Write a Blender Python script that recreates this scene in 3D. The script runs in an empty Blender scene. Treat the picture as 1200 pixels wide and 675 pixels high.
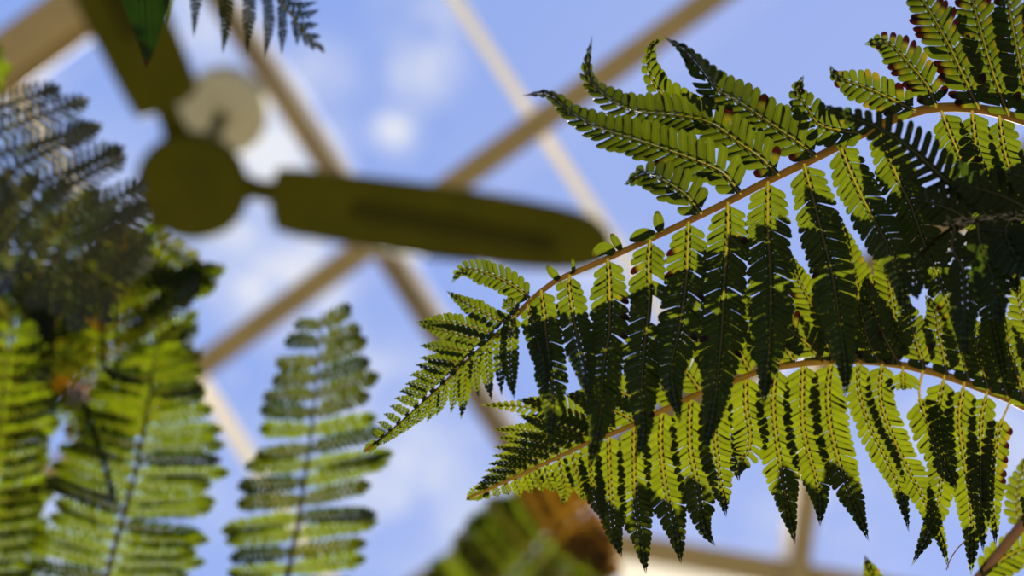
import bpy, math, random
from mathutils import Vector, Matrix

rng = random.Random(7)
S = bpy.context.scene
COL = S.collection

# ------------------------------------------------------------------ camera
CAM = Vector((0, 0, 1.5))
ELEV = math.radians(68)
FPX = 2540.0
F = Vector((0, math.cos(ELEV), math.sin(ELEV)))
RT = Vector((1, 0, 0))
UP = Vector((0, -math.sin(ELEV), math.cos(ELEV)))
cam = bpy.data.cameras.new('camera')
cam.sensor_width = 36
cam.lens = FPX / 1200 * 36
cam.clip_start = 0.05
cam.clip_end = 500
cam.dof.use_dof = True
cam.dof.focus_distance = 1.03
cam.dof.aperture_fstop = 5.9
co = bpy.data.objects.new('camera', cam)
COL.objects.link(co)
co.location = CAM
co.rotation_euler = (math.radians(90) + ELEV, 0, 0)
S.camera = co

# ------------------------------------------------------------------ light
S.view_settings.view_transform = 'Standard'
S.view_settings.look = 'None'
S.view_settings.exposure = 0
S.view_settings.gamma = 1
S.view_settings.use_curve_mapping = False
S.cycles.use_denoising = True
S.cycles.max_bounces = 8
S.cycles.transparent_max_bounces = 16


def ray(x, y):
    return F + RT * ((x - 600) / FPX) + UP * ((337.5 - y) / FPX)


def P(x, y, d):
    """world point seen at pixel x, y of the photograph, d metres away along the view axis"""
    return CAM + ray(x, y) * d


SUN_DIR = ray(640, 337 + 1120).normalized()
sun = bpy.data.lights.new('sun', 'SUN')
sun.energy = 55
sun.angle = math.radians(0.53)
sun.color = (1, 0.95, 0.86)
so = bpy.data.objects.new('sun', sun)
COL.objects.link(so)
so.rotation_euler = (-SUN_DIR).to_track_quat('-Z', 'Y').to_euler()
so.location = (0, 6, 12)


def nodes(m):
    m.use_nodes = True
    nt = m.node_tree
    nt.nodes.clear()
    return nt, nt.nodes, nt.links


def N(nt, typ, ins=None, **kw):
    n = nt.nodes.new(typ)
    for k, v in kw.items():
        setattr(n, k, v)
    for k, v in (ins or {}).items():
        if isinstance(v, bpy.types.NodeSocket):
            nt.links.new(v, n.inputs[k])
        else:
            n.inputs[k].default_value = v
    return n


def mth(nt, op, a, b=0.0, c=None, clamp=False):
    d = {0: a, 1: b}
    if c is not None:
        d[2] = c
    n = N(nt, 'ShaderNodeMath', d, operation=op)
    n.use_clamp = clamp
    return n.outputs[0]


def mixc(nt, fac, a, b, bt='MIX'):
    n = N(nt, 'ShaderNodeMix', data_type='RGBA', blend_type=bt)
    for k, v in ((0, fac), (6, a), (7, b)):
        if isinstance(v, bpy.types.NodeSocket):
            nt.links.new(v, n.inputs[k])
        else:
            n.inputs[k].default_value = v if k == 0 else (tuple(v) + (1,) if len(v) == 3 else v)
    return n.outputs[2]


# sky: blue with wispy white clouds at real directions
W = bpy.data.worlds.new('sky')
S.world = W
nt, _, L = nodes(W)
tc = N(nt, 'ShaderNodeTexCoord').outputs['Generated']
dirn = N(nt, 'ShaderNodeVectorMath', {0: tc}, operation='NORMALIZE').outputs[0]


def blob(x, y, r, amp):
    c = ray(x, y).normalized()
    dd = N(nt, 'ShaderNodeVectorMath', {0: dirn, 1: tuple(c)}, operation='DISTANCE').outputs['Value']
    m = N(nt, 'ShaderNodeMapRange', {0: dd, 1: 0.0, 2: r / FPX, 3: amp, 4: 0.0}, interpolation_type='SMOOTHSTEP')
    return m.outputs[0]


tot = None
for bx in ((315, 165, 120, 1.6), (325, 300, 135, 1.7), (250, 30, 110, .7), (375, 95, 80, .55), (490, 85, 60, 1.2), (505, 65, 60, .9), (462, 152, 42, 1.3),
           (490, 20, 80, .6), (440, 470, 160, .6), (480, 570, 170, .75), (560, 620, 130, .6), (20, 110, 70, .7),
           (120, 250, 150, .5), (220, 250, 90, .7), (1180, 320, 160, .45), (900, 620, 260, .3), (70, 650, 120, .6),
           (690, 330, 120, .5), (1160, 520, 120, .7), (1060, 500, 80, .5), (280, 560, 120, .3)):
    b = blob(*bx)
    tot = b if tot is None else mth(nt, 'MAXIMUM', tot, b)
ns = N(nt, 'ShaderNodeTexNoise', {'Vector': dirn, 'Scale': 34, 'Detail': 6, 'Roughness': .6, 'Distortion': .8})
ns2 = N(nt, 'ShaderNodeTexNoise', {'Vector': dirn, 'Scale': 5, 'Detail': 4})
nn = N(nt, 'ShaderNodeMapRange', {0: ns.outputs[0], 1: .38, 2: .62, 3: .15, 4: 1.05}).outputs[0]
far = N(nt, 'ShaderNodeMapRange', {0: ns2.outputs[0], 1: .45, 2: .75, 3: 0, 4: .25}).outputs[0]
cl = mth(nt, 'ADD', mth(nt, 'MULTIPLY', tot, nn), mth(nt, 'MULTIPLY', far, .35), clamp=True)
# clear blue gets paler away from the zenith and to the west side
sx = N(nt, 'ShaderNodeSeparateXYZ', {0: dirn})
gx = N(nt, 'ShaderNodeMapRange', {0: sx.outputs[0], 1: -.22, 2: .12, 3: 0, 4: 1}).outputs[0]
gz = N(nt, 'ShaderNodeMapRange', {0: sx.outputs[2], 1: .97, 2: .86, 3: 0, 4: 1}).outputs[0]
blue = mixc(nt, gx, (.24, .385, .87), (.315, .425, .87))
blue = mixc(nt, mth(nt, 'MULTIPLY', gz, .5), blue, (.40, .52, .97))
skyc = mixc(nt, cl, blue, (.86, .87, .95))
bg = N(nt, 'ShaderNodeBackground', {0: skyc, 1: 1.0})
out = N(nt, 'ShaderNodeOutputWorld', {0: bg.outputs[0]})

# ------------------------------------------------------------------ materials
MATS = {}


def paint(name, col, rough=.5, var=.15, scale=20, spec=.3, streak=None):
    if name in MATS:
        return MATS[name]
    m = bpy.data.materials.new(name)
    nt, _, L = nodes(m)
    tc = N(nt, 'ShaderNodeTexCoord').outputs['Object']
    n = N(nt, 'ShaderNodeTexNoise', {'Vector': tc, 'Scale': scale, 'Detail': 6})
    c2 = tuple(max(0, c * (1 - var * 2)) for c in col)
    c = mixc(nt, n.outputs[0], c2, tuple(min(1, c * (1 + var * .5)) for c in col))
    b = N(nt, 'ShaderNodeBsdfPrincipled', {'Base Color': c, 'Roughness': rough, 'Specular IOR Level': spec})
    bp = N(nt, 'ShaderNodeBump', {'Height': n.outputs[0], 'Strength': .1, 'Distance': .002})
    L.new(bp.outputs[0], b.inputs['Normal'])
    N(nt, 'ShaderNodeOutputMaterial', {0: b.outputs[0]})
    MATS[name] = m
    return m


def leafmat(name, trans, refl, vein, gloss=.05, brown=(.0032, .0003, .0001), yellow=(.045, .032, .001)):
    m = bpy.data.materials.new(name)
    trans, vein, yellow = [tuple(c * .55 for c in q) for q in (trans, vein, yellow)]
    nt, _, L = nodes(m)
    uv = N(nt, 'ShaderNodeUVMap').outputs[0]
    s = N(nt, 'ShaderNodeSeparateXYZ', {0: uv})
    u, v = s.outputs[0], s.outputs[1]
    at = N(nt, 'ShaderNodeAttribute', attribute_name='tint')
    sc = N(nt, 'ShaderNodeSeparateColor', {0: at.outputs['Color']})
    av = mth(nt, 'ABSOLUTE', mth(nt, 'SUBTRACT', v, .5))
    mid = N(nt, 'ShaderNodeMapRange', {0: av, 1: .03, 2: .12, 3: 1, 4: 0}, interpolation_type='SMOOTHSTEP').outputs[0]
    sv = mth(nt, 'SINE', mth(nt, 'SUBTRACT', mth(nt, 'MULTIPLY', u, 44), mth(nt, 'MULTIPLY', av, 22)))
    sv = N(nt, 'ShaderNodeMapRange', {0: sv, 1: .3, 2: 1, 3: 0, 4: .35}).outputs[0]
    tco = N(nt, 'ShaderNodeTexCoord').outputs['Object']
    no = N(nt, 'ShaderNodeTexNoise', {'Vector': tco, 'Scale': 130, 'Detail': 3})
    k = mth(nt, 'ADD', mth(nt, 'MULTIPLY', no.outputs[0], .5), mth(nt, 'ADD', mth(nt, 'MULTIPLY', sc.outputs[1], .5), .5))
    tr = mixc(nt, mth(nt, 'MAXIMUM', mth(nt, 'MULTIPLY', mid, .7), sv), trans, vein)
    tr = N(nt, 'ShaderNodeVectorMath', {0: tr, 3: k}, operation='SCALE').outputs[0]
    tr = mixc(nt, sc.outputs[2], tr, yellow)
    tr = mixc(nt, sc.outputs[0], tr, brown)
    rf = mixc(nt, mth(nt, 'MULTIPLY', mid, .5), refl, tuple(c * 2 for c in refl))
    rf = mixc(nt, sc.outputs[0], rf, tuple(c * .6 for c in brown))
    d = N(nt, 'ShaderNodeBsdfDiffuse', {0: rf})
    t = N(nt, 'ShaderNodeBsdfTranslucent', {0: tr})
    ad = N(nt, 'ShaderNodeAddShader', {0: d.outputs[0], 1: t.outputs[0]})
    g = N(nt, 'ShaderNodeBsdfGlossy', {'Color': (1, 1, 1, 1), 'Roughness': .42})
    lw = N(nt, 'ShaderNodeLayerWeight', {'Blend': .25})
    fac = mth(nt, 'ADD', mth(nt, 'MULTIPLY', lw.outputs['Fresnel'], gloss), gloss * .1)
    mx = N(nt, 'ShaderNodeMixShader', {0: fac, 1: ad.outputs[0], 2: g.outputs[0]})
    N(nt, 'ShaderNodeOutputMaterial', {0: mx.outputs[0]})
    return m


def stemmat(name, trans, refl):
    m = bpy.data.materials.new(name)
    trans = tuple(c * .55 for c in trans)
    nt, _, L = nodes(m)
    tco = N(nt, 'ShaderNodeTexCoord').outputs['Object']
    no = N(nt, 'ShaderNodeTexNoise', {'Vector': tco, 'Scale': 90, 'Detail': 4})
    t0 = mixc(nt, no.outputs[0], tuple(c * .6 for c in trans), tuple(c * 1.3 for c in trans))
    r0 = mixc(nt, no.outputs[0], tuple(c * .55 for c in refl), tuple(c * 1.3 for c in refl))
    d = N(nt, 'ShaderNodeBsdfDiffuse', {0: r0})
    t = N(nt, 'ShaderNodeBsdfTranslucent', {0: t0})
    ad = N(nt, 'ShaderNodeAddShader', {0: d.outputs[0], 1: t.outputs[0]})
    g = N(nt, 'ShaderNodeBsdfGlossy', {'Color': (1, 1, 1, 1), 'Roughness': .4})
    mx = N(nt, 'ShaderNodeMixShader', {0: .012, 1: ad.outputs[0], 2: g.outputs[0]})
    N(nt, 'ShaderNodeOutputMaterial', {0: mx.outputs[0]})
    return m


LEAF = leafmat('fern_leaf', (.0185, .0240, .0005), (.0025, .0060, .0004), (.028, .030, .0010), gloss=.03)
LEAFB = leafmat('yellow_green_fern_leaf', (.0265, .0315, .0005), (.0025, .0060, .0004), (.036, .037, .0011), gloss=.03)
LEAFD = leafmat('dark_shaded_fern_leaf', (.006, .010, .0005), (.0025, .0050, .0006), (.010, .014, .001), gloss=.03)  # darker leaf copy; the right-edge frond's shade is put into this colour
LEAFBG = leafmat('background_fern_leaf', (.029, .039, .0005), (.004, .008, .0004), (.031, .038, .0006), gloss=.02)
LEAFG = leafmat('glossy_fern_leaf', (.007, .0095, .0009), (.006, .009, .0025), (.010, .012, .001), gloss=.12)
LEAFO = leafmat('orange_fern_leaf', (.045, .018, .0003), (.012, .006, .0006), (.035, .016, .0005), gloss=.03)
LEAFM = leafmat('olive_fern_leaf', (.021, .021, .0003), (.005, .006, .0004), (.024, .023, .0005), gloss=.03)
LEAFT = leafmat('dim_fern_leaf', (.016, .019, .0003), (.003, .006, .0003), (.018, .020, .0004), gloss=.01)
LEAFP = leafmat('dark_pointed_leaf', (.0011, .0034, .0001), (.003, .008, .0006), (.002, .005, .0003), gloss=.03)
RIBD = stemmat('dark_shaded_midrib', (.006, .006, .0005), (.012, .012, .002))  # midrib to match, shade put into its colour too
STALKD = stemmat('dark_green_stalk', (.01, .008, .0006), (.06, .06, .012))
RIB = stemmat('fern_midrib', (.048, .035, .0016), (.018, .014, .0012))
STALK = stemmat('fern_stalk', (.020, .007, .0006), (.185, .088, .006))
STALKG = stemmat('yellow_fern_stalk', (.022, .012, .0008), (.22, .115, .007))


# ------------------------------------------------------------------ mesh helpers
def mesh(name, verts, faces, mat, parent=None, smooth=True, uvs=None, tint=None):
    me = bpy.data.meshes.new(name)
    me.from_pydata([tuple(v) for v in verts], [], faces)
    if uvs is not None:
        l = me.uv_layers.new(name='UVMap')
        flat = []
        for f in faces:
            for i in f:
                flat.extend(uvs[i])
        l.data.foreach_set('uv', flat)
    if tint is not None:
        a = me.color_attributes.new('tint', 'FLOAT_COLOR', 'POINT')
        flat = []
        for t in tint:
            flat.extend((t[0], t[1], t[2], 1.0))
        a.data.foreach_set('color', flat)
    if smooth:
        me.polygons.foreach_set('use_smooth', [True] * len(me.polygons))
    me.materials.append(mat)
    o = bpy.data.objects.new(name, me)
    COL.objects.link(o)
    if parent is not None:
        o.parent = parent
        o.matrix_parent_inverse = parent.matrix_world.inverted() if parent.type != 'MESH' else Matrix.Identity(4)
    return o


def empty(name, loc, label, cat, group=None):
    o = bpy.data.objects.new(name, None)
    COL.objects.link(o)
    o.location = loc
    o.empty_display_size = .05
    bpy.context.view_layer.update()
    o['label'] = label
    o['category'] = cat
    if group:
        o['group'] = group
    return o


def reroot(o, root):
    """parent o (built in world coordinates) under an empty that only has a location"""
    o.parent = root
    o.matrix_parent_inverse = Matrix.Translation(-Vector(root.location))


def spline(pts, n):
    """Catmull-Rom through pts, resampled to n points of equal arc length"""
    pts = [Vector(p) for p in pts]
    if len(pts) == 2:
        pts = [pts[0], (pts[0] + pts[1]) / 2, pts[1]]
    ex = [pts[0] * 2 - pts[1]] + pts + [pts[-1] * 2 - pts[-2]]
    dense = []
    for i in range(1, len(ex) - 2):
        a, b, c, d = ex[i - 1:i + 3]
        for k in range(14):
            t = k / 14
            dense.append(.5 * ((2 * b) + (c - a) * t + (2 * a - 5 * b + 4 * c - d) * t * t + (3 * b - a - 3 * c + d) * t ** 3))
    dense.append(pts[-1])
    ln = [0]
    for i in range(1, len(dense)):
        ln.append(ln[-1] + (dense[i] - dense[i - 1]).length)
    res, j = [], 0
    for i in range(n):
        t = ln[-1] * i / (n - 1)
        while j < len(ln) - 2 and ln[j + 1] < t:
            j += 1
        seg = ln[j + 1] - ln[j]
        res.append(dense[j].lerp(dense[j + 1], (t - ln[j]) / seg if seg > 1e-12 else 0))
    return res, ln[-1]


def tube(name, path, radii, mat, parent, root, sides=8, open_back=None):
    """round stem along path; open_back (list of outward normals) leaves it a half-round channel"""
    vs, fs = [], []
    n = len(path)
    prev = None
    for i in range(n):
        t = (path[min(i + 1, n - 1)] - path[max(i - 1, 0)]).normalized()
        if open_back:
            nn = open_back[i]
        else:
            ref = prev if prev else (Vector((0, 0, 1)) if abs(t.z) < .9 else Vector((1, 0, 0)))
            nn = (ref - t * ref.dot(t)).normalized()
            prev = nn
        b = t.cross(nn).normalized()
        m = 5 if open_back else sides
        for k in range(m):
            a = math.pi * k / (m - 1) if open_back else 2 * math.pi * k / m
            vs.append(path[i] + (b * math.cos(a) + nn * math.sin(a)) * radii[i])
    m = 5 if open_back else sides
    for i in range(n - 1):
        for k in range(m - 1 if open_back else m):
            k2 = (k + 1) % m
            fs.append((i * m + k, i * m + k2, (i + 1) * m + k2, (i + 1) * m + k))
    if not open_back:
        fs.append(tuple(range(m - 1, -1, -1)))
        fs.append(tuple((n - 1) * m + k for k in range(m)))
    o = mesh(name, vs, fs, mat)
    attach(o, parent, root)
    return o


def attach(o, parent, root):
    o.parent = parent
    if parent.type == 'MESH':
        o.matrix_parent_inverse = parent.matrix_basis.inverted()
        o.matrix_parent_inverse = Matrix.Identity(4)
    else:
        o.matrix_parent_inverse = Matrix.Translation(-Vector(root.location))


def prof_default(s):
    a = min(1.0, .72 + s * 2.2)
    b = 1.0 if s < .50 else max(0.0, 1 - ((s - .50) / .50)) ** .95
    return a * max(b, .075 * max(0.0, 1 - s) ** .25)


def prof_blunt(s):
    return min(1.0, .6 + s * 3) * (1.0 if s < .72 else max(0.0, 1 - (max(0.0, s - .72) / .28) ** 1.6))


def pinna(root, world, width, npairs, mat, roll=0.0, brown=0.0, yellow=0.0, s0=.012, res=(9, 4), rib=None, ribr=.0007,
          alpha=66, droop=.12, prof=prof_default, seed=None, fill=.49, side_w=(1, 1), miss=None, name='pinna', cup=.25, browntip=0.0):
    """one pinna: lobed blade in one mesh, its midrib a sub-part. world = points base->tip; width = full width in metres"""
    r = random.Random(seed if seed is not None else rng.random())
    M = 60
    path, ln = spline(world, M)
    nu, nv = res
    vs, fs, uvs, tint = [], [], [], []
    norms = []
    for i in range(M):
        t = (path[min(i + 1, M - 1)] - path[max(i - 1, 0)]).normalized()
        n0 = (CAM - path[i]).normalized()
        b = t.cross(n0).normalized()
        n = b.cross(t).normalized()
        rr = roll * (.35 + .65 * i / M)
        n, b = n * math.cos(rr) + b * math.sin(rr), b * math.cos(rr) - n * math.sin(rr)
        norms.append((t, n, b))

    def fr(s):
        x = s * (M - 1)
        i = max(0, min(int(x), M - 2))
        return path[i].lerp(path[i + 1], x - i), norms[i]

    hw = width / 2
    sp = ln * (1 - s0) / npairs
    WEB = .12
    ribr = min(ribr, .085 * width / 2) if rib else 0
    # web ribbon on both sides of the midrib
    for sd in (-1, 1):
        base = len(vs)
        K = 40
        for k in range(K + 1):
            s = s0 + (1 - s0) * k / K
            p, (t, n, b) = fr(min(s, .9999))
            e_ = max(0.0, min(1.0, (s - .66) / .26))
            w = hw * side_w[0 if sd < 0 else 1] * (prof(s) * (WEB + (.85 - WEB) * e_ * e_) + .03 * (1 - s) + .012)
            for q, fr_ in ((0, .0), (1, 1.0)):
                ir = min(ribr * (1 - .8 * s) * .92, w * .8)
                vs.append(p + b * sd * (ir + (w - ir) * fr_))
                uvs.append((fr_ * .15, .30))
                tint.append((browntip if s > .93 else 0, .5, 0))
        for k in range(K):
            fs.append((base + 2 * k, base + 2 * k + 1, base + 2 * k + 3, base + 2 * k + 2))
    for i in range(npairs):
        for sd in (-1, 1):
            s = s0 + (1 - s0) * (i + .5 + (.25 if sd > 0 else -.05)) / npairs
            if s > .96:
                continue
            if miss and any(a <= s <= c and sd == q for a, c, q in miss):
                continue
            p, (t, n, b) = fr(s)
            pr = prof(s) * side_w[0 if sd < 0 else 1]
            Lb = hw * pr * r.uniform(.94, 1.06)
            if Lb < hw * .03:
                continue
            al = math.radians(alpha + r.uniform(-4, 4) - 14 * max(0, s - .6))
            Lb = Lb / math.sin(al)
            w2 = sp * fill * r.uniform(.93, 1.06)
            w2 = min(w2, Lb * .9)
            ax = (t * math.cos(al) + b * sd * math.sin(al)).normalized()
            tilt = r.uniform(-.07, .07) - .03
            cr = (t - ax * t.dot(ax)).normalized()
            nn = n * math.cos(tilt) + cr * math.sin(tilt)
            cr = (cr * math.cos(tilt) - n * math.sin(tilt)).normalized()
            bw = r.random() < brown
            yl = (not bw) and r.random() < yellow
            g = r.uniform(.2, .8)
            lift = r.uniform(-.10, .10)
            base = len(vs)
            u0 = WEB * .88
            for a in range(nu + 1):
                u = a / nu
                u = u0 + (1 - u0) * (u if nu < 6 else 1 - (1 - u) ** 1.45)
                if u < .70:
                    h = w2 * (1.03 - .09 * min(1, (u - u0) / .22) + .035 * math.sin(u * 14) * u)
                else:
                    h = .975 * w2 * math.sqrt(max(0.0, 1 - ((u - .70) / .302) ** 2.6))
                h = max(h, w2 * .02)
                bend = .10 * u * u * Lb
                z = (lift * u - droop * u * u) * Lb
                for c in range(nv + 1):
                    v = -1 + 2 * c / nv
                    vs.append(p + ax * (u * Lb) + t * bend + cr * (v * h) + nn * (z - 0) - n * (-cup * v * v * h))
                    uvs.append((u, (v + 1) / 2))
                    br = max(0.0, min(1.0, (u - .58) / .1)) if bw else 0
                    if browntip and s > .93:
                        br = max(br, browntip)
                    yy = max(0.0, min(1.0, (u - .5) / .25)) if yl else 0
                    if bw:
                        yy = max(0, 1 - abs(u - .5) / .22) * .7
                    tint.append((br, g, yy))
            for a in range(nu):
                for c in range(nv):
                    q = base + a * (nv + 1) + c
                    fs.append((q, q + 1, q + nv + 2, q + nv + 1))
    o = mesh(name, vs, fs, mat, uvs=uvs, tint=tint)
    attach(o, root, root)
    if rib:
        K = 22
        pa, ra, no = [], [], []
        for k in range(K):
            s = .94 * k / (K - 1)
            p, (t, n, b) = fr(s)
            pa.append(p + n * .00012)
            ra.append(ribr * (1 - .8 * s))
            no.append(n)
        tube('midrib', pa, ra, rib, o, root, open_back=no)
    return o


def leaflet(root, pts, wpx, d, mat):
    """a single small oval leaflet"""
    path, ln = spline([P(x, y, d) for x, y in pts], 12)
    vs, fs, uvs, tint = [], [], [], []
    hw = wpx * d / FPX / 2
    for i, p in enumerate(path):
        t = (path[min(i + 1, 11)] - path[max(i - 1, 0)]).normalized()
        n = (CAM - p).normalized()
        b = t.cross(n).normalized()
        u = i / 11
        h = hw * max(.05, math.sin(math.pi * min(1, .08 + u * .9)) ** .55)
        for c in range(7):
            v = -1 + c / 3
            vs.append(p + b * (v * h) - n * (.25 * h * v * v))
            uvs.append((u, (v + 1) / 2))
            tint.append((.6 if u > .9 else 0, .4, 0))
    for i in range(11):
        for c in range(6):
            q = i * 7 + c
            fs.append((q, q + 1, q + 8, q + 7))
    attach(mesh('leaflet', vs, fs, mat, uvs=uvs, tint=tint), root, root)


def rachis(root, world, r0, r1, mat, n=40):
    path, ln = spline(world, n)
    return tube('rachis', path, [r0 + (r1 - r0) * i / (n - 1) for i in range(n)], mat, root, root, sides=10)


def dpx(pts, d0, d1, pw=1.5):
    """pixel polyline -> world points whose depth goes from d0 to d1"""
    ln = [0]
    for a, b in zip(pts, pts[1:]):
        ln.append(ln[-1] + math.hypot(b[0] - a[0], b[1] - a[1]))
    return [P(p[0], p[1], d0 + (d1 - d0) * (l / ln[-1]) ** pw) for p, l in zip(pts, ln)]


def pxlen(pts):
    return sum(math.hypot(b[0] - a[0], b[1] - a[1]) for a, b in zip(pts, pts[1:]))


# ------------------------------------------------------------------ the setting
def struct(o):
    o['kind'] = 'structure'
    return o


FLOOR = paint('planted_ground', (.102, .094, .074), .9, .2, 1.5)
fl = mesh('floor', [(-14, -12, 0), (14, -12, 0), (14, 18, 0), (-14, 18, 0), (-14, -12, -.3), (14, -12, -.3), (14, 18, -.3), (-14, 18, -.3)],
          [(0, 1, 2, 3), (7, 6, 5, 4), (0, 4, 5, 1), (1, 5, 6, 2), (2, 6, 7, 3), (3, 7, 4, 0)], FLOOR, smooth=False)
struct(fl)

# roof plane: purlins are level, rafters run down the 26 degree slope
A_ = ray(840, -5)
B_ = ray(60, 565)
A_ = A_ / A_.z
B_ = B_ / B_.z
PUR = (A_ - B_).normalized()
perp = Vector((PUR.y, -PUR.x, 0))
if perp.y < 0:
    perp = -perp
RAF = (perp + Vector((0, 0, -.49))).normalized()
NRM = PUR.cross(RAF).normalized()
if NRM.z < 0:
    NRM = -NRM
KROOF = NRM.dot(A_) * 3.94


def roof(x, y, off=0.0):
    """the roof plane at pixel x, y (off metres outward)"""
    rr = ray(x, y)
    return CAM + rr * ((KROOF + off) / NRM.dot(rr))


def bar(name, p0, p1, wpx, depth, mat, off=0.0, shift=0.0, tp_=.55):
    """straight bar whose inner face lies in the roof plane, wpx wide, depth metres thick outward"""
    a, b = roof(*p0, off=off), roof(*p1, off=off)
    t = (b - a).normalized()
    s = t.cross(NRM).normalized()
    dm = ((a - CAM).dot(F) + (b - CAM).dot(F)) / 2
    w = wpx * dm / FPX / 2
    sh = shift * dm / FPX
    c = .12 * min(w * 2, depth)
    prof = [(-w + c, 0), (w - c, 0), (w, c), (w * tp_, depth), (-w * tp_, depth), (-w, c)]
    vs = []
    for e in (a, b):
        for x, z in prof:
            vs.append(e + s * (x + sh) + NRM * z)
    m = len(prof)
    fs = [(k, (k + 1) % m, m + (k + 1) % m, m + k) for k in range(m)] + [tuple(range(m - 1, -1, -1)), tuple(m + k for k in range(m))]
    o = mesh(name, vs, fs, mat, smooth=False)
    return struct(o)


def plastic(name, refl, trans):
    m = bpy.data.materials.new(name)
    nt, _, L = nodes(m)
    tcp = N(nt, 'ShaderNodeTexCoord').outputs['Object']
    no = N(nt, 'ShaderNodeTexNoise', {'Vector': tcp, 'Scale': 6, 'Detail': 4})
    r0 = mixc(nt, no.outputs[0], tuple(c * .9 for c in refl), refl)
    d = N(nt, 'ShaderNodeBsdfDiffuse', {0: r0})
    t = N(nt, 'ShaderNodeBsdfTranslucent', {0: tuple(trans) + (1,)})
    ad = N(nt, 'ShaderNodeAddShader', {0: d.outputs[0], 1: t.outputs[0]})
    N(nt, 'ShaderNodeOutputMaterial', {0: ad.outputs[0]})
    return m


WHITEP = plastic('white_translucent_bar', (.60, .57, .52), (.110, .107, .102))
WHITEG = plastic('sunlit_look_gutter', (.62, .60, .56), (.18, .176, .168))  # translucency added so the white gutter looks sunlit
TAN = paint('tan_painted_beam', (.23, .165, .062), .55, .2, 9)
BROWN = paint('brown_painted_beam', (.15, .105, .04), .55, .25, 9)
CREAM = paint('cream_glazing_bar', (.93, .90, .86), .5, .03, 9)


def ext(p, q, e0=0.0, e1=0.0):
    dx, dy = q[0] - p[0], q[1] - p[1]
    return (p[0] - dx * e0, p[1] - dy * e0), (q[0] + dx * e1, q[1] + dy * e1)


bar('trim_1', *ext((835, -3), (60, 556), .7, .5), 31, .012, TAN)                     # long purlin across the picture
bar('trim_2', *ext((258, 10), (578, 500), .8, .35), 21, .07, BROWN, off=.012)           # rafter by the fan
bar('trim_3', *ext((258, 10), (578, 500), .8, .35), 15, .03, WHITEP, off=.09, shift=17)
bar('trim_4', *ext((530, -5), (694, 245), .8, 1.0), 16, .03, WHITEP, off=.11)
bar('trim_5', *ext((130, 285), (306, 560), 1.2, 1.0), 20, .03, WHITEP, off=.11)
bar('trim_6', *ext((-60, 104), (110, -18), 1.0, 2.5), 52, .14, TAN)
bar('trim_7', *ext((-60, 140), (110, 18), 1.0, 2.5), 42, .010, TAN, off=.06, tp_=.93)
bar('trim_8', *ext((520, 676), (660, 577), .9, 5), 46, .03, BROWN)
bar('trim_9', *ext((520, 676), (660, 577), .9, 5), 10, .05, CREAM, off=.10, shift=-26)
bar('trim_10', *ext((700, 634), (960, 680), .05, 3.0), 33, .08, TAN, off=.02)
bar('trim_11', *ext((690, 656), (950, 700), .0, 3.0), 42, .04, WHITEG, off=.09)
bar('trim_12', *ext((952, 545), (934, 678), 1.25, 1.0), 26, .06, TAN, off=.0)
bar('trim_13', *ext((934, 545), (914, 678), 1.0, 1.0), 10, .03, CREAM, off=.08)

# glass between the bars
GL = bpy.data.materials.new('greenhouse_glass')
nt, _, L = nodes(GL)
tcg = N(nt, 'ShaderNodeTexCoord').outputs['Object']
ng = N(nt, 'ShaderNodeTexNoise', {'Vector': tcg, 'Scale': 3, 'Detail': 3})
tr = N(nt, 'ShaderNodeBsdfTransparent', {0: (.97, .985, .98, 1)})
gg = N(nt, 'ShaderNodeBsdfGlossy', {'Color': (1, 1, 1, 1), 'Roughness': .03})
fz = N(nt, 'ShaderNodeFresnel', {'IOR': 1.45})
mx = N(nt, 'ShaderNodeMixShader', {0: mth(nt, 'MULTIPLY', fz.outputs[0], .5), 1: tr.outputs[0], 2: gg.outputs[0]})
N(nt, 'ShaderNodeOutputMaterial', {0: mx.outputs[0]})


def line_x(l1, l2):
    (x1, y1), (x2, y2) = l1
    (x3, y3), (x4, y4) = l2
    d = (x1 - x2) * (y3 - y4) - (y1 - y2) * (x3 - x4)
    a, b = x1 * y2 - y1 * x2, x3 * y4 - y3 * x4
    return ((a * (x3 - x4) - (x1 - x2) * b) / d, (a * (y3 - y4) - (y1 - y2) * b) / d)


RL = [((-270, 70), (46, 560)), ((130, 285), (306, 560)), ((258, 10), (578, 500)), ((530, -5), (694, 245)), ((1050, -5), (1214, 245)), ((1500, -5), (1664, 245))]
PL = [((-60, -320), (715, -879)), ((-60, 80), (110, -42)), ((835, -3), (60, 556)), ((520, 676), (660, 577)), ((835, 800), (60, 1360))]
k = 0
for i in range(len(PL) - 1):
    for j in range(len(RL) - 1):
        k += 1
        q = [line_x(PL[i], RL[j]), line_x(PL[i], RL[j + 1]), line_x(PL[i + 1], RL[j + 1]), line_x(PL[i + 1], RL[j])]
        a = [roof(*p, off=.145) for p in q]
        b = [v + NRM * .006 for v in a]
        struct(mesh('window_%d' % k, a, [(0, 1, 2, 3)], GL, smooth=False))

# ------------------------------------------------------------------ ceiling fan
OLIVE = paint('bounce_olive_fan', (.042, .039, .0006), .55, .25, 14, .04)  # green bounce and underside shade are put into the fan's base colour
OLIVED = paint('dark_olive_strip', (.022, .020, .0005), .55, .25, 14, .04)
CUP = paint('cream_enamel', (.33, .30, .20), .6, .1, 12, .1)
HUB = P(225, 220, 3.7)
fan = empty('ceiling_fan', HUB, 'olive-tinted three bladed ceiling fan hanging under the glass roof', 'fan')
ZB = HUB.z + .035


def hz(x, y, z):
    rr = ray(x, y)
    return CAM + rr * ((z - CAM.z) / rr.z)


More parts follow.
